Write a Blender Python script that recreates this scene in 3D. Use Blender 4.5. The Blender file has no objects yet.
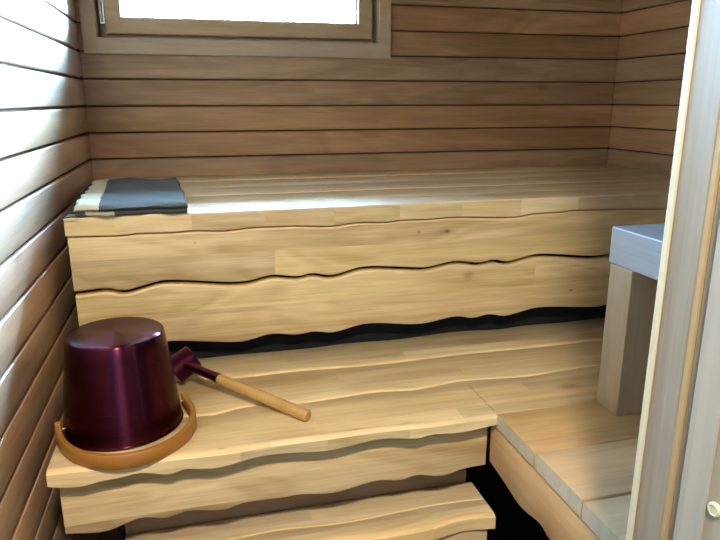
import bpy, bmesh, math, random
from mathutils import Vector, Matrix
random.seed(7)
SC = bpy.context.scene
COL = SC.collection

# ------------------------------------------------------------------ helpers
def tag(o, label=None, cat=None, group=None, kind=None):
    if label: o['label'] = label
    if cat: o['category'] = cat
    if group: o['group'] = group
    if kind: o['kind'] = kind
    return o

def empty(name, loc):
    o = bpy.data.objects.new(name, None)
    COL.objects.link(o)
    o.location = loc
    o.empty_display_size = .05
    return o

def link_mesh(name, verts, faces, mat, parent=None, smooth=30, matidx=None, bevel=0):
    """vertices are given in room coordinates; a part is stored relative to its thing"""
    off = Vector((0, 0, 0))
    p = parent
    while p is not None:
        off += p.location
        p = p.parent
    me = bpy.data.meshes.new(name)
    me.from_pydata([tuple(Vector(v) - off) for v in verts], [], faces)
    bm = bmesh.new(); bm.from_mesh(me)
    bmesh.ops.recalc_face_normals(bm, faces=bm.faces)
    bm.to_mesh(me); bm.free()
    mats = mat if isinstance(mat, (list, tuple)) else [mat]
    for m in mats: me.materials.append(m)
    if matidx:
        for f, i in zip(me.polygons, matidx): f.material_index = i
    if smooth:
        for f in me.polygons: f.use_smooth = True
        me.set_sharp_from_angle(angle=math.radians(smooth))
    o = bpy.data.objects.new(name, me)
    COL.objects.link(o)
    if parent: o.parent = parent
    if bevel:
        b = o.modifiers.new('edges', 'BEVEL'); b.width = bevel; b.segments = 2
        b.limit_method = 'ANGLE'; b.angle_limit = math.radians(50)
    return o

class Mesh:
    def __init__(s): s.v = []; s.f = []; s.m = []
    def poly(s, pts, faces, mi=0):
        n = len(s.v); s.v += [tuple(p) for p in pts]
        for f in faces: s.f.append([n + i for i in f]); s.m.append(mi)
    def box(s, x0, x1, y0, y1, z0, z1, mi=0):
        s.poly([(x0,y0,z0),(x1,y0,z0),(x1,y1,z0),(x0,y1,z0),(x0,y0,z1),(x1,y0,z1),(x1,y1,z1),(x0,y1,z1)],
               [(0,3,2,1),(4,5,6,7),(0,1,5,4),(1,2,6,5),(2,3,7,6),(3,0,4,7)], mi)
    def loft(s, secs, closed=False, caps=True, mi=0, midx=None):
        n = len(s.v); k = len(secs[0])
        for c in secs: s.v += [tuple(p) for p in c]
        m = len(secs)
        for i in range(m if closed else m-1):
            a = n + i*k; b = n + ((i+1) % m)*k
            for j in range(k):
                jj = (j+1) % k
                s.f.append([a+j, a+jj, b+jj, b+j]); s.m.append(midx[j] if midx else mi)
        if caps and not closed:
            s.f.append([n+j for j in range(k)][::-1]); s.m.append(mi)
            s.f.append([n+(m-1)*k+j for j in range(k)]); s.m.append(mi)
    def lathe(s, prof, center=(0,0,0), seg=64, rot=None, mi=0):
        """prof: list of (r, z); open ends are closed when r is 0"""
        secs = []
        for i in range(seg):
            a = 2*math.pi*i/seg
            ring = []
            for r, z in prof:
                p = Vector((r*math.cos(a), r*math.sin(a), z))
                if rot: p = rot @ p
                ring.append(p + Vector(center))
            secs.append(ring)
        n = len(s.v); k = len(prof)
        for c in secs: s.v += [tuple(p) for p in c]
        for i in range(seg):
            a = n+i*k; b = n+((i+1) % seg)*k
            for j in range(k-1):
                s.f.append([a+j, b+j, b+j+1, a+j+1]); s.m.append(mi)
    def build(s, name, mat, parent=None, **kw):
        return link_mesh(name, s.v, s.f, mat, parent, matidx=s.m, **kw)

def curve(tab):
    """smooth interpolation through a table of (u, v)"""
    def f(x):
        if x <= tab[0][0]: return tab[0][1]
        if x >= tab[-1][0]: return tab[-1][1]
        for i in range(len(tab)-1):
            if tab[i][0] <= x <= tab[i+1][0]: break
        p1, p2 = tab[i], tab[i+1]
        p0 = tab[i-1] if i else p1
        p3 = tab[i+2] if i+2 < len(tab) else p2
        h = p2[0]-p1[0]; t = (x-p1[0])/h
        m1 = (p2[1]-p0[1])/(p2[0]-p0[0])*h
        m2 = (p3[1]-p1[1])/(p3[0]-p1[0])*h
        lim = 1.6*abs(p2[1]-p1[1])+.002
        m1 = max(-lim, min(lim, m1)); m2 = max(-lim, min(lim, m2))
        return ((2*t**3-3*t*t+1)*p1[1]+(t**3-2*t*t+t)*m1+(-2*t**3+3*t*t)*p2[1]+(t**3-t*t)*m2)
    return f
const = lambda c: (lambda x: c)
def frange(a, b, n): return [a+(b-a)*i/(n-1) for i in range(n)]

# ------------------------------------------------------------------ materials
def new_mat(name):
    m = bpy.data.materials.new(name); m.use_nodes = True
    nt = m.node_tree
    return m, nt, nt.nodes['Principled BSDF']

def simple(name, col, rough=.5, metal=0, **kw):
    m, nt, b = new_mat(name)
    b.inputs['Base Color'].default_value = (*col, 1)
    b.inputs['Roughness'].default_value = rough
    b.inputs['Metallic'].default_value = metal
    for k, v in kw.items(): b.inputs[k].default_value = v
    return m

def wood(name, dark, light, grain='x', across='z', stave=.0857, off=0., length=0., var=.12, rough=.5,
         knots=.0, figure=1., spec=.5, fibre=.8, warm=.7, spots=()):
    m, nt, b = new_mat(name)
    N = nt.nodes; L = nt.links
    def math_(op, a, c=None, d=None):
        n = N.new('ShaderNodeMath'); n.operation = op
        for i, v in enumerate((a, c, d)):
            if v is None: continue
            if isinstance(v, (int, float)): n.inputs[i].default_value = v
            else: L.new(v, n.inputs[i])
        return n.outputs[0]
    tc = N.new('ShaderNodeTexCoord'); sp = N.new('ShaderNodeSeparateXYZ'); L.new(tc.outputs['Object'], sp.inputs[0])
    A = {'x': sp.outputs[0], 'y': sp.outputs[1], 'z': sp.outputs[2]}
    gi = 'xyz'.index(grain)
    # stave / board number
    bid = math_('FLOOR', math_('DIVIDE', math_('SUBTRACT', A[across], off), stave))
    if length > 0:
        sh = math_('MULTIPLY', bid, .377)
        lid = math_('FLOOR', math_('ADD', math_('DIVIDE', A[grain], length), sh))
    else: lid = math_('MULTIPLY', bid, 0.)
    cb = N.new('ShaderNodeCombineXYZ'); L.new(bid, cb.inputs[0]); L.new(lid, cb.inputs[1])
    wn = N.new('ShaderNodeTexWhiteNoise'); wn.noise_dimensions = '3D'; L.new(cb.outputs[0], wn.inputs[0])
    spc = N.new('ShaderNodeSeparateColor'); L.new(wn.outputs['Color'], spc.inputs[0])
    r1, r2, r3 = spc.outputs
    # shifted coordinate so that every stave has its own figure
    sc3 = N.new('ShaderNodeVectorMath'); sc3.operation = 'SCALE'; L.new(wn.outputs['Color'], sc3.inputs[0]); sc3.inputs['Scale'].default_value = 7.
    ad = N.new('ShaderNodeVectorMath'); ad.operation = 'ADD'; L.new(tc.outputs['Object'], ad.inputs[0]); L.new(sc3.outputs[0], ad.inputs[1])
    def noise(sa, sx, detail, dist, roughn=.55):
        mp = N.new('ShaderNodeMapping'); L.new(ad.outputs[0], mp.inputs[0])
        s = [sx]*3; s[gi] = sa; mp.inputs['Scale'].default_value = s
        n = N.new('ShaderNodeTexNoise'); n.inputs['Scale'].default_value = 1; n.inputs['Detail'].default_value = detail
        n.inputs['Roughness'].default_value = roughn; n.inputs['Distortion'].default_value = dist
        L.new(mp.outputs[0], n.inputs['Vector']); return n.outputs['Fac']
    big = noise(1.3, 7., 2., .8)
    mid = noise(2.2, 34., 4., .5)
    fine = noise(9., 330., 3., 0.)
    # growth rings
    ring = math_('ADD', math_('MULTIPLY', math_('SINE', math_('MULTIPLY', big, 46.)), .5), .5)
    f = math_('ADD', math_('MULTIPLY', math_('SUBTRACT', big, .5), 1.1*figure), math_('MULTIPLY', math_('SUBTRACT', mid, .5), 1.25))
    f = math_('ADD', f, math_('MULTIPLY', math_('SUBTRACT', ring, .5), .16*figure))
    f = math_('ADD', f, math_('MULTIPLY', math_('SUBTRACT', fine, .5), fibre))
    f = math_('ADD', f, math_('MULTIPLY', math_('SUBTRACT', r1, .5), var*4))
    f = math_('ADD', f, .5)
    cl = N.new('ShaderNodeClamp'); L.new(f, cl.inputs[0])
    mx = N.new('ShaderNodeMix'); mx.data_type = 'RGBA'
    L.new(cl.outputs[0], mx.inputs[0]); mx.inputs[6].default_value = (*dark, 1); mx.inputs[7].default_value = (*light, 1)
    hsv = N.new('ShaderNodeHueSaturation')
    L.new(math_('ADD', .5-.008*warm, math_('MULTIPLY', r2, .016*warm)), hsv.inputs['Hue'])
    L.new(math_('ADD', 1-.15*warm, math_('MULTIPLY', r3, .3*warm)), hsv.inputs['Saturation'])
    L.new(math_('ADD', 1-var*.6, math_('MULTIPLY', r3, var*1.2)), hsv.inputs['Value'])
    L.new(mx.outputs[2], hsv.inputs['Color'])
    out = hsv.outputs[0]
    if knots:
        vo = N.new('ShaderNodeTexVoronoi'); vo.inputs['Scale'].default_value = 1
        mp = N.new('ShaderNodeMapping'); L.new(tc.outputs['Object'], mp.inputs[0])
        s = [7.]*3; s[gi] = 3.6; mp.inputs['Scale'].default_value = s
        L.new(mp.outputs[0], vo.inputs['Vector'])
        s2 = N.new('ShaderNodeSeparateColor'); L.new(vo.outputs['Color'], s2.inputs[0])
        gate = math_('GREATER_THAN', s2.outputs[0], 1-knots)
        mr = N.new('ShaderNodeMapRange'); mr.interpolation_type = 'SMOOTHSTEP'
        L.new(vo.outputs['Distance'], mr.inputs[0]); mr.inputs[1].default_value = .02; mr.inputs[2].default_value = .16
        mr.inputs[3].default_value = 1; mr.inputs[4].default_value = 0
        k = math_('MULTIPLY', math_('MULTIPLY', mr.outputs[0], gate), .75)
        mk = N.new('ShaderNodeMix'); mk.data_type = 'RGBA'; L.new(k, mk.inputs[0]); L.new(out, mk.inputs[6])
        mk.inputs[7].default_value = (dark[0]*.5, dark[1]*.42, dark[2]*.36, 1)
        out = mk.outputs[2]
    for (sa, sc, ra, rc, st) in spots:         # single knots and burls of this board
        du = math_('DIVIDE', math_('SUBTRACT', A[grain], sa), ra)
        dv = math_('DIVIDE', math_('SUBTRACT', A[across], sc), rc)
        d2 = math_('ADD', math_('MULTIPLY', du, du), math_('MULTIPLY', dv, dv))
        d2 = math_('ADD', d2, math_('MULTIPLY', math_('SUBTRACT', mid, .5), 2.2))
        k = math_('MULTIPLY', math_('EXPONENT', math_('MULTIPLY', d2, -1.)), st)
        kc = N.new('ShaderNodeClamp'); L.new(k, kc.inputs[0])
        mk = N.new('ShaderNodeMix'); mk.data_type = 'RGBA'; L.new(kc.outputs[0], mk.inputs[0]); L.new(out, mk.inputs[6])
        mk.inputs[7].default_value = (dark[0]*.45, dark[1]*.36, dark[2]*.30, 1)
        out = mk.outputs[2]
    L.new(out, b.inputs['Base Color'])
    L.new(math_('ADD', rough-.06, math_('MULTIPLY', mid, .12)), b.inputs['Roughness'])
    b.inputs['Specular IOR Level'].default_value = spec
    bp = N.new('ShaderNodeBump'); bp.inputs['Strength'].default_value = .12; bp.inputs['Distance'].default_value = .002
    L.new(mid, bp.inputs['Height']); L.new(bp.outputs[0], b.inputs['Normal'])
    return m

PITCH, Z0 = .0857, 1.31
WALL_D, WALL_L = (.34, .195, .105), (.64, .40, .235)
BEN_D, BEN_L = (.42, .295, .145), (.80, .645, .405)
m_wall_x = wood('alder panelling along x', WALL_D, WALL_L, 'x', 'z', PITCH, Z0, 0, .15, .42, .10, 1.3)
m_wall_y = wood('alder panelling along y', WALL_D, WALL_L, 'y', 'z', PITCH, Z0, 0, .12, .42, .05, .8, spec=1.)
for nd in m_wall_y.node_tree.nodes:
    if nd.type == 'BSDF_PRINCIPLED':
        nd.inputs['Coat Weight'].default_value = .4; nd.inputs['Coat Roughness'].default_value = .5; nd.inputs['Coat IOR'].default_value = 1.7
def coat(m, wgt, ro):
    for nd in m.node_tree.nodes:
        if nd.type == 'BSDF_PRINCIPLED':
            nd.inputs['Coat Weight'].default_value = wgt; nd.inputs['Coat Roughness'].default_value = ro; nd.inputs['Coat IOR'].default_value = 1.6
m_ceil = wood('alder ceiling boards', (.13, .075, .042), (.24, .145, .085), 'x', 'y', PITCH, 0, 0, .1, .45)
m_trim = wood('planed alder trim', (.50, .36, .25), (.68, .51, .37), 'x', 'z', .4, 0, 0, .04, .4)
m_sash = wood('window sash pine', (.50, .36, .22), (.68, .52, .34), 'x', 'z', .4, 0, 0, .04, .4)
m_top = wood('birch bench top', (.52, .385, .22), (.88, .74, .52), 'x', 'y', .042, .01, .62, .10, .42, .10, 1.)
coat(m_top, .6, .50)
m_slab = wood('birch slab edge with glued blocks', BEN_D, BEN_L, 'x', 'z', .2, 0, .17, .13, .45, .0, .7)
m_skirt = wood('birch live edge board', BEN_D, BEN_L, 'x', 'z', .070, .020, 1.9, .05, .45, .30, 1.3)
m_skirtu = wood('birch live edge board with knots', BEN_D, BEN_L, 'x', 'z', .070, .020, 1.9, .05, .45, .10, 1.3,
    spots=[(.919, .255, .006, .004, 1.3), (.915, .256, .022, .009, .3), (.841, .257, .005, .003, .8), (.984, .130, .016, .011, .45),
           (1.301, .066, .006, .004, .8), (.465, .128, .040, .018, .22), (.147, .287, .004, .003, .7), (.28, .259, .004, .002, .6)])
m_topl = wood('birch bench top with knots', BEN_D, BEN_L, 'x', 'y', .042, .01, .80, .08, .42, .10, 1.,
    spots=[(.307, .012, .007, .004, .9), (.57, .018, .012, .006, .55), (.679, .022, .010, .005, .4), (.55, .02, .07, .006, .2)])
coat(m_topl, 1., .50)
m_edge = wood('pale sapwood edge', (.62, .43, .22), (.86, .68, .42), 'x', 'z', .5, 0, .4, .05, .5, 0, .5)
m_plat = wood('aspen platform board', (.40, .255, .13), (.62, .43, .25), 'x', 'y', .155, 0, 0, .08, .45, .12, .9)
m_endgr = wood('grey planed end grain', (.45, .42, .34), (.62, .57, .47), 'z', 'y', .05, 0, 0, .08, .6, 0, .6)
m_fasc = wood('platform fascia board', (.46, .30, .16), (.68, .49, .30), 'y', 'z', .2, 0, 0, .05, .5, .08, .9)
m_post = wood('planed square post', (.33, .24, .15), (.48, .365, .245), 'z', 'x', .2, 0, 0, .05, .45, 0, .7)
m_rail = wood('planed rail beam', (.30, .32, .36), (.42, .44, .48), 'y', 'z', .2, 0, 0, .05, .35, 0, .7)  # bluish cast of the window light put into the wood colour
m_jamb = wood('door jamb wood', (.19, .16, .125), (.30, .255, .20), 'z', 'y', .3, 0, 0, .03, .45, 0, .8)
m_jambpale = wood('fresh cut casing edge', (.46, .42, .30), (.58, .54, .40), 'z', 'y', .3, 0, 0, .03, .5, 0, .5)
m_seal = simple('amber door seal', (.34, .24, .12), .6)
m_leaf = wood('pale door leaf', (.29, .265, .22), (.37, .34, .29), 'z', 'y', .3, 0, 0, .03, .4, 0, .6)
m_rebate = simple('grey rebate', (.30, .29, .31), .5)
m_cap = simple('cream plastic cap', (.50, .47, .34), .4)
m_backing = simple('shadow gap felt', (.13, .075, .04), .9)
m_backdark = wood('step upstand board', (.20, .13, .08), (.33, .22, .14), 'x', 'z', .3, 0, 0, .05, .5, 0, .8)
m_floor = simple('dark slate floor', (.02, .022, .028), .5)
m_shade = simple('black shade sheet', (.006, .008, .012), .95)  # near-black sheet added to stand in for the shade under the upper bench
m_wash = simple('washroom grey tile', (.22, .23, .24), .4)
m_washfloor = simple('washroom grey tile', (.32, .33, .34), .4)
m_handle = wood('oiled handle wood', (.36, .215, .08), (.54, .36, .15), 'x', 'z', .5, 0, 0, .03, .42, 0, .6)
m_bail = wood('bent varnished bail wood', (.27, .125, .035), (.38, .19, .06), 'x', 'z', .5, 0, 0, .03, .38, 0, .4)
m_steel = simple('hinge steel', (.55, .56, .58), .25, 1.)
m_plasticw = simple('white lamp ring', (.8, .8, .8), .4)

def anodised(name):
    m, nt, b = new_mat(name); N = nt.nodes; L = nt.links
    b.inputs['Base Color'].default_value = (.085, .016, .036, 1)
    b.inputs['Metallic'].default_value = 1
    b.inputs['Anisotropic'].default_value = .93
    b.inputs['Anisotropic Rotation'].default_value = .25
    tg = N.new('ShaderNodeTangent'); tg.direction_type = 'RADIAL'; tg.axis = 'Z'
    L.new(tg.outputs[0], b.inputs['Tangent'])
    # turned brush marks
    tc = N.new('ShaderNodeTexCoord')
    mp = N.new('ShaderNodeMapping'); mp.inputs['Scale'].default_value = (3, 3, 520)
    L.new(tc.outputs['Object'], mp.inputs[0])
    n = N.new('ShaderNodeTexNoise'); n.inputs['Scale'].default_value = 1; n.inputs['Detail'].default_value = 3
    L.new(mp.outputs[0], n.inputs['Vector'])
    mr = N.new('ShaderNodeMapRange'); L.new(n.outputs['Fac'], mr.inputs[0]); mr.inputs[3].default_value = .20; mr.inputs[4].default_value = .31
    L.new(mr.outputs[0], b.inputs['Roughness'])
    return m
m_bucket = anodised('burgundy anodised aluminium')
m_ladle = simple('burgundy anodised ladle', (.085, .014, .036), .33, 1.)

def towel_mat():
    m, nt, b = new_mat('woven grey towel'); N = nt.nodes; L = nt.links
    tc = N.new('ShaderNodeTexCoord'); sp = N.new('ShaderNodeSeparateXYZ'); L.new(tc.outputs['Object'], sp.inputs[0])
    def ma(op, a, c, d=None):
        n = N.new('ShaderNodeMath'); n.operation = op
        for i, v in enumerate((a, c, d)):
            if v is None: continue
            if isinstance(v, (int, float)): n.inputs[i].default_value = v
            else: L.new(v, n.inputs[i])
        return n.outputs[0]
    nz = N.new('ShaderNodeTexNoise'); nz.inputs['Scale'].default_value = 45; L.new(tc.outputs['Object'], nz.inputs['Vector'])
    # stripe coordinate: x leaning a little with depth and shifted for the lower layer
    u = ma('ADD', sp.outputs[0], ma('MULTIPLY', sp.outputs[1], .07))
    u = ma('ADD', u, ma('MULTIPLY', ma('SUBTRACT', nz.outputs['Fac'], .5), .012))
    low = ma('LESS_THAN', sp.outputs[2], .0135)
    u = ma('SUBTRACT', u, ma('MULTIPLY', low, .030))
    lo = ma('GREATER_THAN', u, .012); hi = ma('LESS_THAN', u, .070)
    st = ma('MULTIPLY', lo, hi)
    wv = N.new('ShaderNodeTexNoise'); mp = N.new('ShaderNodeMapping'); mp.inputs['Scale'].default_value = (500, 160, 500)
    L.new(tc.outputs['Object'], mp.inputs[0]); L.new(mp.outputs[0], wv.inputs['Vector']); wv.inputs['Scale'].default_value = 1
    cr = N.new('ShaderNodeMix'); cr.data_type = 'RGBA'; L.new(wv.outputs['Fac'], cr.inputs[0])
    cr.inputs[6].default_value = (.032, .037, .042, 1); cr.inputs[7].default_value = (.12, .13, .14, 1)
    mx = N.new('ShaderNodeMix'); mx.data_type = 'RGBA'; L.new(st, mx.inputs[0]); L.new(cr.outputs[2], mx.inputs[6])
    mx.inputs[7].default_value = (.52, .50, .42, 1)
    L.new(mx.outputs[2], b.inputs['Base Color']); b.inputs['Roughness'].default_value = .95
    b.inputs['Specular IOR Level'].default_value = .15
    bp = N.new('ShaderNodeBump'); bp.inputs['Strength'].default_value = .5; bp.inputs['Distance'].default_value = .002
    L.new(wv.outputs['Fac'], bp.inputs['Height']); L.new(bp.outputs[0], b.inputs['Normal'])
    return m
m_towel = towel_mat()
m_fringe = simple('dark towel fringe', (.035, .045, .055), .95)

def glass_mat():
    m = bpy.data.materials.new('window glass'); m.use_nodes = True
    nt = m.node_tree; N = nt.nodes; L = nt.links
    N.remove(N['Principled BSDF'])
    t = N.new('ShaderNodeBsdfTransparent'); t.inputs[0].default_value = (.93, .97, .96, 1)
    g = N.new('ShaderNodeBsdfGlossy'); g.inputs['Roughness'].default_value = .02
    fr = N.new('ShaderNodeFresnel'); fr.inputs[0].default_value = 1.45
    mx = N.new('ShaderNodeMixShader'); L.new(fr.outputs[0], mx.inputs[0]); L.new(t.outputs[0], mx.inputs[1]); L.new(g.outputs[0], mx.inputs[2])
    L.new(mx.outputs[0], N['Material Output'].inputs[0])
    return m
m_glass = glass_mat()
def emit(name, col, s):
    m = bpy.data.materials.new(name); m.use_nodes = True
    nt = m.node_tree; nt.nodes.remove(nt.nodes['Principled BSDF'])
    e = nt.nodes.new('ShaderNodeEmission'); e.inputs[0].default_value = (*col, 1); e.inputs[1].default_value = s
    nt.links.new(e.outputs[0], nt.nodes['Material Output'].inputs[0]); return m

# ------------------------------------------------------------------ the room
RX, ZC = 1.964, 2.36          # sauna width, ceiling height
YF = -1.75                    # inner face of the doorway wall
YW = -3.9                     # far wall of the washroom
X0, X1 = .058, .991           # window opening
WZ0, WZ1 = 1.693, 2.20

def boards(name, place, a0, a1, holes=(), g=.0022):
    """horizontal tongue-and-groove boards; place(a, d, z): a along the wall, d depth into it"""
    M = Mesh()
    k = -16
    while True:
        zb = Z0 + k*PITCH; zt = zb + PITCH; k += 1
        if zt <= 0.005: continue
        if zb >= ZC: break
        z0, z1 = max(zb+g, 0.001), min(zt-g, ZC-.001)
        spans = [(a0, a1, z0, z1)]
        for (h0, h1, hz0, hz1) in holes:
            new = []
            for (p, q, u, v) in spans:
                if v <= hz0 or u >= hz1: new.append((p, q, u, v)); continue
                if p < h0: new.append((p, h0, u, v))
                if q > h1: new.append((h1, q, u, v))
                if u < hz0 and h1 > p and h0 < q: new.append((max(p, h0), min(q, h1), u, hz0))
                if v > hz1 and h1 > p and h0 < q: new.append((max(p, h0), min(q, h1), hz1, v))
            spans = new
        for (p, q, u, v) in spans:
            if v-u < .004 or q-p < .004: continue
            b = min(.0055, (v-u)*.3)
            prof = [(.013, u), (.0045, u+.0004), (.0012, u+b*.35), (0, u+b), (0, v-b), (.0012, v-b*.35), (.0045, v-.0004), (.013, v)]
            M.loft([[place(p, d, z) for d, z in prof], [place(q, d, z) for d, z in prof]])
    return M

# back wall (boards face towards the camera)
M = boards('wall_back', lambda a, d, z: (a, d, z), 0, RX, [(X0, X1, WZ0, WZ1)])
def slab_with_hole(M, mi):
    M.box(-.14, X0, .011, .14, -.02, ZC, mi); M.box(X1, RX+.14, .011, .14, -.02, ZC, mi)
    M.box(X0, X1, .011, .14, -.02, WZ0, mi); M.box(X0, X1, .011, .14, WZ1, ZC, mi)
slab_with_hole(M, 1)
tag(M.build('wall_back', [m_wall_x, m_backing], smooth=35), 'back wall of horizontal wood panelling below the window', kind='structure')
# left wall
M = boards('wall_left', lambda a, d, z: (-d, a, z), YF, -.001, g=.0036)
M.box(-.14, -.011, YF-.10, .14, -.02, ZC, 1)
tag(M.build('wall_left', [m_wall_y, m_backing], smooth=35), 'left wall of horizontal wood panelling', kind='structure')
# right wall
M = boards('wall_right', lambda a, d, z: (RX+d, a, z), YF, -.001)
M.box(RX+.011, RX+.14, YF-.10, .14, -.02, ZC, 1)
tag(M.build('wall_right', [m_wall_y, m_backing], smooth=35), 'right wall of horizontal wood panelling', kind='structure')
# doorway wall, sauna side panelled, washroom side white
DZ = 2.08
M = boards('wall_front', lambda a, d, z: (a, YF-d, z), .001, RX-.001, [(-.01, .862, -.01, DZ)])
M.box(.862, RX, YF-.09, YF-.012, 0, ZC, 1); M.box(.0, .862, YF-.09, YF-.012, DZ, ZC, 1)
M.box(.862, 2.4, YF-.10, YF-.091, 0, ZC, 2); M.box(0, .862, YF-.10, YF-.091, DZ, ZC, 2)
tag(M.build('wall_front', [m_ceil, m_backing, m_wash], smooth=35), 'panelled wall around the doorway', kind='structure')
# ceiling and floors
M = Mesh(); M.box(-.14, RX+.14, YF-.10, .14, ZC, ZC+.08)
tag(M.build('ceiling', m_ceil, smooth=0), 'wooden sauna ceiling', kind='structure')
M = Mesh(); M.box(-.14, RX+.14, YF-.10, .14, -.06, -.0)
tag(M.build('floor', m_floor, smooth=0), 'dark floor beneath the benches', kind='structure')
# washroom shell behind the camera
M = Mesh(); M.box(-.5, 2.5, YW-.1, YF-.10, ZC, ZC+.08)
tag(M.build('ceiling_washroom', m_wash, smooth=0), kind='structure')
M = Mesh(); M.box(-.5, 2.5, YW-.1, YF-.10, -.06, 0)
tag(M.build('floor_washroom', m_washfloor, smooth=0), kind='structure')
M = Mesh(); M.box(-.1, 0, YW, YF-.101, 0, ZC)
tag(M.build('wall_washroom_left', m_wash, smooth=0), kind='structure')
M = Mesh(); M.box(2.4, 2.5, YW, YF-.10, 0, ZC)
tag(M.build('wall_washroom_right', m_wash, smooth=0), kind='structure')
M = Mesh(); M.box(-.1, 2.5, YW-.1, YW, 0, ZC)
tag(M.build('wall_washroom_rear', m_wash, smooth=0), kind='structure')

# roof eave over the window outside
M = Mesh(); M.box(-2.5, 4.5, .141, .76, 2.36, 2.45)
tag(M.build('roof_eave', m_trim, smooth=0), 'roof eave outside over the window', kind='structure')
# ------------------------------------------------------------------ window_1
W = empty('window_1', (.523, 0, WZ0)); tag(W, 'small wooden window high on the back wall', kind='structure')
def mitred(M, xo0, xo1, zo0, zo1, wdt, y0, y1, c=.002, wx=None):
    wx = wx or wdt
    xi0, xi1, zi0, zi1 = xo0+wx, xo1-wx, zo0+wdt, zo1-wdt
    co = [(xo0, zo0), (xo1, zo0), (xo1, zo1), (xo0, zo1)]
    ci = [(xi0, zi0), (xi1, zi0), (xi1, zi1), (xi0, zi1)]
    sg = [(1, 1), (-1, 1), (-1, -1), (1, -1)]
    secs = []
    for (ox, oz), (ix, iz), (sx, sz) in zip(co, ci, sg):
        secs.append([(ox, y1, oz), (ox, y0+c, oz), (ox+sx*c, y0, oz+sz*c), (ix-sx*c, y0, iz-sz*c), (ix, y0+c, iz), (ix, y1, iz)])
    M.loft(secs, closed=True)
M = Mesh(); mitred(M, .014, 1.034, 1.643, 2.25, .052, -.014, .001, .003, wx=.044); M.build('casing', m_trim, W, smooth=0)
M = Mesh(); mitred(M, X0+.0005, X1-.0005, WZ0+.0005, WZ1-.0005, .052, .0605, .090, .001, wx=.055); M.build('stop', m_trim, W, smooth=0)
M = Mesh(); mitred(M, X0+.0, X1-.0, WZ0, WZ1, .003, .001, .118, .0005); M.build('frame', m_trim, W, smooth=0)
M = Mesh(); mitred(M, X0+.026, X1-.020, WZ0+.015, WZ1-.014, .050, .010, .060, .003)
S = M.build('sash', m_sash, W, smooth=0)
M = Mesh(); mitred(M, X0+.073, X1-.067, WZ0+.062, WZ1-.060, .008, .030, .052, .003)
M.build('glazing_bead', m_sash, S, smooth=0)
M = Mesh(); M.box(X0+.0765, X1-.0705, .044, .048, WZ0+.0655, WZ1-.0635)
M.build('pane', m_glass, W, smooth=0)
M = Mesh(); M.box(.0690, .0825, .012, .030, 1.738, 1.830)
M.lathe([(0, 0), (.0042, 0), (.0042, .070), (0, .070)], (.0745, .006, 1.742), 16)
M.lathe([(0, 0), (.0055, .001), (.0055, .006), (0, .007)], (.0745, .006, 1.812), 16)
M.build('hinge', m_steel, W, smooth=30)

# ------------------------------------------------------------------ bench tables (room coordinates, metres)
U_SLAB = [(0.04,1.204),(0.109,1.202),(0.157,1.201),(0.194,1.204),(0.271,1.2025),(0.323,1.205),(0.385,1.201),(0.427,1.203),(0.453,1.205),(0.562,1.204),(0.654,1.199),(0.715,1.205),(0.791,1.203),(0.825,1.206),(0.9,1.205),(0.974,1.207),(1.149,1.199),(1.207,1.206),(1.288,1.207),(1.321,1.21),(1.468,1.207),(1.65,1.201),(1.72,1.207),(1.96,1.206)]
U_GAP = [(0.045,1.067),(0.078,1.069),(0.116,1.071),(0.152,1.062),(0.2,1.072),(0.246,1.081),(0.397,1.065),(0.442,1.065),(0.5,1.076),(0.566,1.068),(0.6,1.074),(0.651,1.065),(0.737,1.082),(0.873,1.071),(0.908,1.069),(0.99,1.081),(1.058,1.072),(1.1,1.078),(1.14,1.070),(1.23,1.085),(1.397,1.07),(1.451,1.071),(1.5,1.08),(1.56,1.072),(1.60,1.078),(1.65,1.07),(1.74,1.084),(1.96,1.068)]
U_BOT = [(0.045,0.915),(0.086,0.918),(0.116,.922),(0.152,0.914),(0.2,.922),(0.246,.930),(0.389,0.914),(0.428,0.913),(0.494,0.926),(0.556,0.918),(0.603,0.922),(0.652,0.915),(0.744,0.931),(0.891,0.917),(0.997,0.929),(1.048,0.92),(1.092,0.927),(1.144,0.918),(1.242,0.934),(1.431,0.921),(1.5,.928),(1.56,.92),(1.6,.926),(1.65,.918),(1.74,.933),(1.96,.918)]
L_SLAB = [(0.041,0.831),(0.057,0.827),(0.097,0.824),(0.129,0.83),(0.164,0.833),(0.199,0.837),(0.251,0.826),(0.277,0.833),(0.332,0.828),(0.416,0.838),(0.495,0.834),(0.55,0.83),(0.663,0.839),(0.74,0.832),(0.764,0.837),(0.837,0.832),(0.912,0.838)]
L_BOT = [(0.055,0.707),(0.102,0.7),(0.129,0.701),(0.156,0.71),(0.19,0.718),(0.231,0.71),(0.278,0.718),(0.342,0.708),(0.386,0.717),(0.47,0.716),(0.497,0.717),(0.572,0.709),(0.663,0.722),(0.718,0.715),(0.755,0.721),(0.813,0.71),(0.864,0.72),(0.93,0.722)]
L_BACK = [(0.04,-.716),(0.17,-.72),(0.301,-0.725),(0.389,-0.722),(0.527,-0.725),(0.618,-0.724),(0.693,-0.716),(0.833,-0.722),(0.913,-0.715),(1.036,-0.706),(1.148,-0.718),(1.246,-0.708),(1.359,-0.713),(1.482,-0.705),(1.96,-.71)]
L_SEAM1 = [(0.04,-.86),(0.15,-.846),(0.266,-0.850),(0.405,-0.865),(0.55,-0.862),(0.70,-.872),(0.831,-0.87),(0.993,-0.864),(1.161,-0.868),(1.372,-0.866),(1.6,-.87),(1.96,-.862)]
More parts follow.
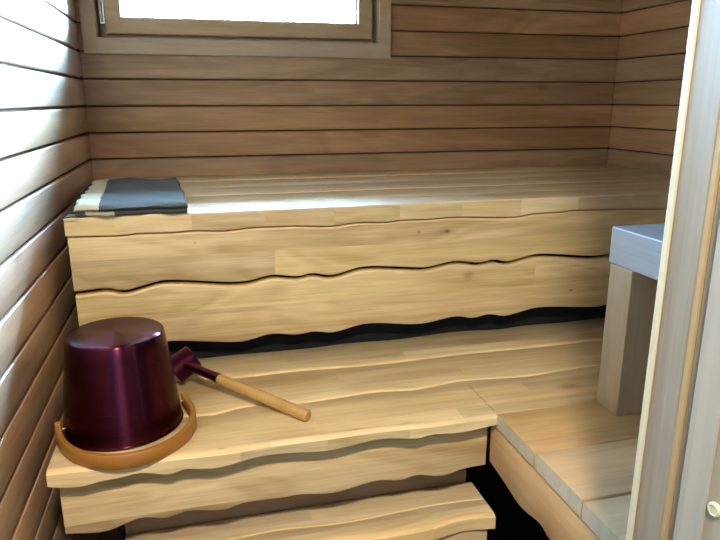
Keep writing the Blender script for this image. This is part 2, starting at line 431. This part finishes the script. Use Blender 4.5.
L_SEAM2 = [(0.04,-1.03),(0.16,-1.024),(0.299,-1.038),(0.34,-1.041),(0.393,-1.025),(0.426,-1.022),(0.538,-1.034),(0.691,-1.023),(0.783,-1.034),(0.818,-1.03),(0.911,-1.017),(1.071,-1.031),(1.17,-1.022),(1.271,-1.017),(1.5,-1.026),(1.96,-1.02)]
def wig(base, amp, ph):
    return lambda x: base + amp*(math.sin(x*12.6+ph) + .6*math.sin(x*29+ph*2.3) + .4*math.sin(x*6.1+ph*.7))
def shift(f, d): return lambda x: f(x)+d
def plank(name, parent, x0, x1, yb, yf, ztop, zbot, mats, lip=.008, drop=.003, n=90, under=0.):
    """board running along x with a live front edge (back line yb, front line yf)"""
    secs = []
    for x in frange(x0, x1, n):
        b, f, zt, zb = yb(x), yf(x), ztop, zbot(x)
        h = zt-zb
        secs.append([(x, b, zt-.0015), (x, b-.003, zt), (x, f+lip, zt), (x, f+lip*.42, zt-drop*.35), (x, f+.0006, zt-drop-.0015),
                     (x, f+.0002+under*.15, zt-h*.6), (x, f+under, zb+.0015), (x, f+under+.002, zb), (x, b, zb)])
    M = Mesh(); M.loft(secs, midx=[0, 0, 1, 1, 2, 2, 0, 0, 0])
    return M.build(name, mats, parent, smooth=40)
def fascia(name, parent, x0, x1, y, th, ztop, zbot, mats, bev=.005, n=120, axis='x'):
    """upright board with wavy live edges; its face looks towards -y (axis x) or -x (axis y)"""
    secs = []
    for a in frange(x0, x1, n):
        zt, zb = ztop(a), zbot(a)
        pr = [(y, zb+bev), (y, zt-bev), (y+bev*.35, zt-bev*.3), (y+bev, zt), (y+th, zt), (y+th, zb), (y+bev, zb), (y+bev*.35, zb+bev*.3)]
        secs.append([(a, d, z) if axis == 'x' else (d, a, z) for d, z in pr])
    M = Mesh(); M.loft(secs, midx=[0, 1, 1, 0, 0, 0, 0, 0])
    return M.build(name, mats, parent, smooth=40)

# ------------------------------------------------------------------ upper bench
ZU, ZL = 1.247, .861
UB = empty('sauna_bench', (.041, -.78, .914))
tag(UB, 'upper birch bench under the window, fronted by two wavy-edged boards', 'bench', 'sauna benches')
us = curve(U_SLAB)
seams = [const(-.003), wig(-.165, .003, 1), wig(-.335, .003, 2.2), wig(-.50, .003, 3.1), wig(-.655, .0025, 4.4), wig(-.779, .0012, .3)]
for i in range(5):
    front = i == 4
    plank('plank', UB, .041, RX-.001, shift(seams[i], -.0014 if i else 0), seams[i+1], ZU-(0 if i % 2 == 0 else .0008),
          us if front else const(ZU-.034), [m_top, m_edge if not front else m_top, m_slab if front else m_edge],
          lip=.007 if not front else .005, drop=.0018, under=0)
ug = curve(U_GAP)
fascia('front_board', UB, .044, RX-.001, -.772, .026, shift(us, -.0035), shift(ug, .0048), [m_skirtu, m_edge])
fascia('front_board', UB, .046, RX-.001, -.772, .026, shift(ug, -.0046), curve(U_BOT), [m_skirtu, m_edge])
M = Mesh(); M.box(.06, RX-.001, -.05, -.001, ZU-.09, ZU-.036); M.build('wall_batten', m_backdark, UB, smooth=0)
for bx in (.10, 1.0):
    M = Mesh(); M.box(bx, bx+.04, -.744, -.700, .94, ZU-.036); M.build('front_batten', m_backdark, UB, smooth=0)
M = Mesh(); M.box(.05, RX-.05, -.700, -.685, .835-.0, ZU-.04); M.build('shade_panel', m_shade, UB, smooth=0)
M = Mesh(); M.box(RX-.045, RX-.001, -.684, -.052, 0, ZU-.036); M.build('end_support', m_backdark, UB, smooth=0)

# ------------------------------------------------------------------ lower bench
LB = empty('sauna_bench', (.041, -1.2, .70))
tag(LB, 'lower birch bench the burgundy bucket stands on, three live-edged planks wide', 'bench', 'sauna benches')
s1, s2, ls = curve(L_SEAM1), curve(L_SEAM2), curve(L_SLAB)
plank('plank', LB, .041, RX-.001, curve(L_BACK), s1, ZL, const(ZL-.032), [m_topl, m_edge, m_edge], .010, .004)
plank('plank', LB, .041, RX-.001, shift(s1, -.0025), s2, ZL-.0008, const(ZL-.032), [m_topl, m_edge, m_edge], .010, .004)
fr = lambda x: -1.196 + .0025*math.sin(x*12.4+.8) + .0015*math.sin(x*31)
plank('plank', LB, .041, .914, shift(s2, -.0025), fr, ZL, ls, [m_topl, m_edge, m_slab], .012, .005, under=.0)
plank('plank', LB, .916, RX-.001, shift(s2, -.0025), const(-1.185), ZL, const(ZL-.032), [m_topl, m_topl, m_topl], .003, .001)
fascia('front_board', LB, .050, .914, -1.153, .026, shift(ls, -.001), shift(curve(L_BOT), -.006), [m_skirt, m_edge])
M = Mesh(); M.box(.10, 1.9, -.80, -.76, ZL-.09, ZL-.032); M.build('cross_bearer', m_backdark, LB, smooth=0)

# ------------------------------------------------------------------ step under the lower bench
SZ = .615
ST = empty('sauna_step', (.53, -1.12, 0)); tag(ST, 'low wooden step with wavy front edge tucked below the lower bench', 'step')
STX0, STX1 = .141, .926
sb = const(-1.058)
sm = curve([(.14,-1.125),(.3,-1.131),(.45,-1.123),(.6,-1.134),(.8,-1.124),(.93,-1.130)])
sf = curve([(.14,-1.196),(.3,-1.190),(.42,-1.197),(.55,-1.189),(.68,-1.198),(.77,-1.197),(.83,-1.186),(.87,-1.184),(.93,-1.194)])
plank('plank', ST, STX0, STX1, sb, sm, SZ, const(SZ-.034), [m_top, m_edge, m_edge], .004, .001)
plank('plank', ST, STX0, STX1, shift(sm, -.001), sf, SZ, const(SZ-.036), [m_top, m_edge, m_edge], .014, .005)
fascia('front_board', ST, STX0+.01, STX1-.01, -1.176, .024, const(SZ-.037), wig(.50, .006, 1), [m_skirt, m_edge])
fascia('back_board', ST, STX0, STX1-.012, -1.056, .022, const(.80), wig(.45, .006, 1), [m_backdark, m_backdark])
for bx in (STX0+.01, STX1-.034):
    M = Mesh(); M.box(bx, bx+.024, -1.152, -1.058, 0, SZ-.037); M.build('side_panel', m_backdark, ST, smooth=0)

# ------------------------------------------------------------------ side platform
SP = empty('side_platform', (.915, -1.46, .70)); tag(SP, 'wooden side platform right of the lower bench, grey sawn plank ends', 'platform')
ys = [-1.187, -1.349, -1.503, -1.660, -1.742]
for i in range(4):
    b, f = ys[i]-.0025, ys[i+1]+.0012
    wb = wig(b, .0012 if i else 0, 2+i); wf = wig(f, .0016, 3.3+i) if i < 3 else const(f)
    dz = (0, .002, .001, .0)[i]
    o = plank('plank', SP, .915, RX-.002, wb, wf, ZL+dz, const(ZL-.031), [m_plat, m_plat, m_plat], .006, .0022, n=50)
    o.data.materials.append(m_endgr)
    for p in o.data.polygons:
        if len(p.vertices) > 6 and p.center.x < .01: p.material_index = 3
fascia('side_board', SP, -1.742, -1.163, .918, .024, const(ZL-.0325),
       curve([(-1.742,.73),(-1.68,.722),(-1.60,.716),(-1.52,.727),(-1.411,0.719),(-1.378,.726),(-1.32,0.714),(-1.288,.713),(-1.23,.722),(-1.16,0.730)]),
       [m_fasc, m_fasc], axis='y')
M = Mesh(); M.box(.943, RX-.002, -1.70, -1.66, ZL-.09, ZL-.032); M.build('cross_bearer', m_backdark, SP, smooth=0)

# ------------------------------------------------------------------ railing on the platform
RL = empty('railing', (1.21, -1.23, ZL+.001)); tag(RL, 'square wooden railing post with a thick flat rail on top', 'railing')
M = Mesh(); M.box(1.150, 1.268, -1.264, -1.194, ZL+.001, 1.1745); M.build('post', m_post, RL, smooth=0, bevel=.002)
M = Mesh(); M.box(1.150, 1.276, -1.748, -1.187, 1.1750, 1.251); M.build('rail', m_rail, RL, smooth=0, bevel=.003)

# ------------------------------------------------------------------ doorway frame and open door leaf
J = empty('trim_1', (.83, -1.78, 0)); tag(J, 'right jamb of the sauna doorway', kind='structure')
M = Mesh(); M.box(.7985, .905, -1.7595, -1.7505, 0, 2.09); M.build('casing', m_jambpale, J, smooth=0, bevel=.0012)
M = Mesh(); M.box(.800, .861, -1.8005, -1.7600, 0, DZ); M.build('jamb', m_jamb, J, smooth=0, bevel=.0012)
M = Mesh(); M.box(.8005, .85, -1.8070, -1.8010, 0, DZ)
M.build('seal', m_seal, J, smooth=40)
M = Mesh(); M.box(.8035, .861, -1.8500, -1.8085, 0, DZ); M.build('rebate', m_jamb, J, smooth=0)
H = empty('trim_2', (.42, -1.80, DZ)); tag(H, 'head of the sauna doorway', kind='structure')
M = Mesh(); M.box(.0, .861, -1.850, -1.752, DZ-.03, DZ-.0005); M.build('head_jamb', m_jamb, H, smooth=0)
D = empty('door_1', (.815, -1.83, 0)); tag(D, 'pale wooden door leaf standing open at the right edge', kind='structure')
M = Mesh(); M.box(.7995, .8030, -2.40, -1.8215, .01, DZ-.035); M.box(.7965, .7995, -1.8560, -1.8225, .01, DZ-.035)
M.build('leaf', m_leaf, D, smooth=0, bevel=.0008)
capm = Matrix.Rotation(math.radians(-90), 3, 'Y')
M = Mesh(); M.lathe([(0, .0032), (.0045, .0032), (.0052, .0038), (.0068, .0034), (.0074, .002), (.0075, 0), (0, 0)], (.7995, -1.866, 1.117), 32, rot=capm)
M.build('screw_cap', m_cap, D, smooth=40)

# ------------------------------------------------------------------ bucket, upside down
BX, BY, RB, RT, BH = .1590, -1.0320, .1150, .0930, .199
BK = empty('sauna_bucket', (BX, BY, ZL)); tag(BK, 'burgundy metal sauna bucket standing upside down on the lower bench', 'bucket')
M = Mesh()
prof = [(.0, BH-.0005), (.02, BH-.0005), (.05, BH-.0004), (RT-.012, BH-.0002), (RT-.0055, BH-.0004), (RT-.002, BH-.0022), (RT, BH-.006)]
prof += [(RT+(RB-RT)*t, (BH-.006)*(1-t)+.006*t) for t in (.1, .25, .4, .55, .7, .85, 1)]
prof += [(RB+.0018, .0045), (RB+.0022, .002), (RB+.001, .0004), (RB-.001, .0004), (RB-.0015, .004), (RT-.002, BH-.004), (0, BH-.004)]
M.lathe(prof, (BX, BY, ZL), 128)
M.build('body', m_bucket, BK, smooth=35)
# bent bail lying round the rim
pts = []
A0, A1 = math.radians(197), math.radians(374)
for i in range(61):
    t = i/60; a = A0+(A1-A0)*t
    r = .1365-.010*t**8+.010*math.sin(math.pi*t)+ .034*(math.sin(math.pi*t)**2)
    px = BX+.005+r*.93*math.cos(a); py = BY+r*math.sin(a)
    e = max(0, 1-min(t, 1-t)/.10)
    z = ZL+.0005+.012*e*e
    pts.append((Vector((px, py, z)), a))
secs = []
for i, (p, a) in enumerate(pts):
    q0 = pts[max(i-1, 0)][0]; q1 = pts[min(i+1, 60)][0]
    t = (q1-q0); t.z = 0; t.normalize(); nrm = Vector((t.y, -t.x, 0))   # outward
    if nrm.dot(p-Vector((BX, BY, p.z))) < 0: nrm = -nrm
    w, h = .0062, .028
    if i < 3 or i > 57: h *= .9
    ring = []
    for u, v in [(-w, .002), (-w, h-.003), (-w+.002, h), (w-.002, h), (w, h-.003), (w, .003), (w-.002, 0), (-w+.001, 0)]:
        ring.append(p+nrm*u+Vector((0, 0, v)))
    secs.append(ring)
M = Mesh(); M.loft(secs); M.build('bail_handle', m_bail, BK, smooth=50)
for k, (i, s) in enumerate(((1, -1), (59, 1))):
    p = pts[i][0]+Vector((0, 0, .014)); c = Vector((BX, BY, p.z)); d = (c-p).normalized()
    L_ = (c-p).length-RB+.004
    rot = d.to_track_quat('Z', 'Y').to_matrix()
    M = Mesh(); M.lathe([(0, -.006), (.004, -.006), (.004, -.0045), (.0025, -.004), (.0025, L_), (0, L_)], p, 16, rot=rot)
    M.build('pivot_pin', m_steel, BK, smooth=40)

# ------------------------------------------------------------------ ladle
LD = empty('sauna_ladle', (.42, -1.0, ZL)); tag(LD, 'burgundy metal ladle with round wooden handle beside the upturned bucket', 'ladle')
E1 = Vector((.525, -1.124, ZL+.0128)); S0 = Vector((.297, -.905, ZL+.053)); S1 = Vector((.351, -.943, ZL+.0430))
hd = (E1-S0).normalized()
def tube(M, stations, seg=24):
    """stations: list of (point, radius); straight along hd"""
    side = hd.cross(Vector((0, 0, 1))).normalized(); up = side.cross(hd).normalized()
    secs = [[p+side*(r*math.cos(2*math.pi*j/seg))+up*(r*math.sin(2*math.pi*j/seg)) for j in range(seg)] for p, r in stations]
    M.loft(secs)
tot = (E1-S0).length
M = Mesh(); st = []
for t in frange(.245, 1, 14):
    r = .0112+.0016*((t-.245)/.755)
    st.append((S0.lerp(E1, t), r))
st[0] = (st[0][0], .0100)
st.insert(-1, (S0.lerp(E1, .992), st[-1][1])); st[-1] = (E1, st[-1][1]*.86)
tube(M, st); M.build('handle', m_handle, LD, smooth=40)
M = Mesh(); tube(M, [(S0.lerp(E1, -.05), .0098), (S0.lerp(E1, 0), .0102), (S0.lerp(E1, .20), .0106), (S0.lerp(E1, .246), .0116), (S0.lerp(E1, .25), .0116)])
M.build('ferrule', m_ladle, LD, smooth=40)
ax = Vector((.80, .20, .50)).normalized()
cc = Vector((.279, -.866, ZL+.0475))
rot = ax.to_track_quat('Z', 'Y').to_matrix()
M = Mesh()
M.lathe([(0, .030), (.020, .030), (.0275, .0285), (.030, .025), (.0335, -.026), (.0350, -.028), (.0350, -.030), (.0335, -.030), (.0322, -.026), (.0285, .024), (0, .0275)], cc, 56, rot=rot)
M.build('cup', m_ladle, LD, smooth=35)

# ------------------------------------------------------------------ folded towel
TW = empty('folded_towel', (.05, -.79, ZU)); tag(TW, 'dark grey folded towel with cream stripe on the upper bench corner', 'towel')
def towel():
    th = .0075
    # centre line of the fold in (y, z): bottom layer, middle layer, top layer
    def path(x):
        w = lambda p, k: math.sin(p*k)
        yf = -.793+.006*w(x, 37.)+.004*w(x, 91.); yb = -.325+.01*w(x, 23.)
        lift = .003*math.sin((x-.05)*19)+.002*math.sin(x*47)
        z1, z2, z3 = .0050, .0150, .0262
        P = []
        for t in frange(0, 1, 26): P.append((yb+.01+(yf+.010-yb-.01)*t, z1))
        for a in frange(-60, 60, 5): P.append((yf+.010-.0045*math.cos(math.radians(a)), (z1+z2)/2+.0045*math.sin(math.radians(a))))
        for t in frange(0, 1, 26): P.append((yf+.012+(yb-yf-.012)*t, z2))
        for a in frange(-60, 60, 5): P.append((yb+.0045*math.cos(math.radians(a)), (z2+z3)/2+.0045*math.sin(math.radians(a))))
        for t in frange(0, 1, 40):
            y = yb+(yf-yb)*t
            z = z3+lift*(1-t)*.6+.0018*math.sin(t*9+x*8)+.0012*math.sin(t*23-x*31)
            if t > .94: z -= .004*((t-.94)/.06)**2
            P.append((y, z))
        P.append((yf-.0035, z3-.0065)); P.append((yf-.001, z3-.0085))
        return P
    nx = 40; grid = []
    for i in range(nx):
        t = i/(nx-1)
        P = path(.05+.25*t); row = []
        for j, (y, z) in enumerate(P):
            s = (-.325-y)/.47
            xl = .052+.018*s+.003*math.sin(j*.9); xr = .279+.031*s+.002*math.sin(j*.37)
            row.append(Vector((xl+(xr-xl)*t, y, ZU+z)))
        grid.append(row)
    m = len(grid[0]); v = [p for r in grid for p in r]
    f = [[i*m+j, (i+1)*m+j, (i+1)*m+j+1, i*m+j+1] for i in range(nx-1) for j in range(m-1)]
    o = link_mesh('cloth', v, f, m_towel, TW, smooth=60)
    so = o.modifiers.new('thickness', 'SOLIDIFY'); so.thickness = th; so.offset = 0
    return o
towel()
M = Mesh()
for k in range(46):
    y = -.80+.47*k/45+random.uniform(-.003, .003); s = (-.325-y)/.47
    z = ZU+random.choice((.005, .0145, .0235)); x = .056+.018*s
    L_ = random.uniform(.028, .042); n = 6; secs = []
    for i in range(n):
        t = i/(n-1); px = max(x-L_*t, .004+.003*t); pz = ZU+.0022+(z-ZU-.0022)*(1-t*t); py = y+.004*math.sin(t*3+k)
        r = .0021*(1-.35*t)
        secs.append([(px, py+r*math.cos(a), pz+r*math.sin(a)) for a in (0, 1.57, 3.14, 4.71)])
    M.loft(secs)
M.build('fringe', m_fringe, TW, smooth=60)

# ------------------------------------------------------------------ lamps
LX, LY, LZ = .363, -2.55, ZC
LP = empty('ceiling_lamp', (LX, LY, LZ)); tag(LP, 'round white ceiling lamp in the washroom', 'lamp')
M = Mesh(); M.lathe([(.076, 0), (.098, 0), (.098, -.012), (.090, -.018), (.078, -.014), (.076, 0)], (LX, LY, LZ), 40); M.build('ring', m_plasticw, LP, smooth=40)
def area(name, loc, rot, size, energy, col, shape='DISK', size_y=None, spread=None):
    l = bpy.data.lights.new(name, 'AREA'); l.shape = shape; l.size = size; l.energy = energy; l.color = col
    if size_y: l.size_y = size_y
    if spread: l.spread = spread
    o = bpy.data.objects.new(name, l); COL.objects.link(o); o.location = loc; o.rotation_euler = rot
    return o
LAMP_E, COOL_E, SKY = 55, 1.0, 330.0
area('lamp_glow', (LX, LY, LZ-.012), (0, 0, 0), .145, LAMP_E, (1., .87, .64))
area('washroom_cool_fill', (1.3, YW+.02, 1.5), (math.radians(90), 0, 0), 1.0, COOL_E, (.70, .84, 1.), 'RECTANGLE', 1.2)  # added faint cool fill behind the camera, no window there
pl = area('window_portal', (.525, .15, 1.91), (math.radians(-90), 0, 0), X1-X0+.1, 1, (1, 1, 1), 'RECTANGLE', .54)
pl.data.cycles.is_portal = True

w = bpy.data.worlds.new('overcast sky'); SC.world = w; w.use_nodes = True
nt = w.node_tree; bg = nt.nodes['Background']; bg.inputs[1].default_value = SKY
tc = nt.nodes.new('ShaderNodeTexCoord'); sp = nt.nodes.new('ShaderNodeSeparateXYZ'); nt.links.new(tc.outputs['Generated'], sp.inputs[0])
rp = nt.nodes.new('ShaderNodeValToRGB'); nt.links.new(sp.outputs[2], rp.inputs[0])
rp.color_ramp.elements[0].position = .0; rp.color_ramp.elements[0].color = (.016, .020, .022, 1)      # ground outside
rp.color_ramp.elements[1].position = .05; rp.color_ramp.elements[1].color = (.38, .65, 1.0, 1)       # bright haze near the horizon
for p_, k_ in ((.40, 1.0), (.58, .55), (1.0, .3)):
    e_ = rp.color_ramp.elements.new(p_); e_.color = (.38*k_, .65*k_, 1.0*k_, 1)
# the open side of the sky (towards +x) is brighter
mr = nt.nodes.new('ShaderNodeMapRange'); nt.links.new(sp.outputs[0], mr.inputs[0])
mr.inputs[1].default_value = -.45; mr.inputs[2].default_value = .6; mr.inputs[3].default_value = .17; mr.inputs[4].default_value = 3.6
ms = nt.nodes.new('ShaderNodeVectorMath'); ms.operation = 'SCALE'; nt.links.new(rp.outputs[0], ms.inputs[0]); nt.links.new(mr.outputs[0], ms.inputs['Scale'])
nt.links.new(ms.outputs[0], bg.inputs[0])

# ------------------------------------------------------------------ camera
cam = bpy.data.cameras.new('camera'); co = bpy.data.objects.new('camera', cam); COL.objects.link(co)
yaw, pitch, roll = .250806317, .260460863, -.0008662
f = Vector((math.sin(yaw)*math.cos(pitch), math.cos(yaw)*math.cos(pitch), -math.sin(pitch)))
r = Vector((math.cos(yaw), -math.sin(yaw), 0)); u = r.cross(f)
c_, s_ = math.cos(roll), math.sin(roll)
r2 = r*c_+u*s_; u2 = u*c_-r*s_
mw = Matrix((r2, u2, -f)).transposed().to_4x4(); mw.translation = Vector((.3335, -2.3, 1.5))
co.matrix_world = mw
cam.sensor_width = 36; cam.lens = 36*637.6057/720; cam.clip_start = .02
SC.camera = co

SC.view_settings.view_transform = 'Standard'; SC.view_settings.look = 'None'
SC.view_settings.exposure = 0; SC.view_settings.gamma = 1; SC.view_settings.use_curve_mapping = False
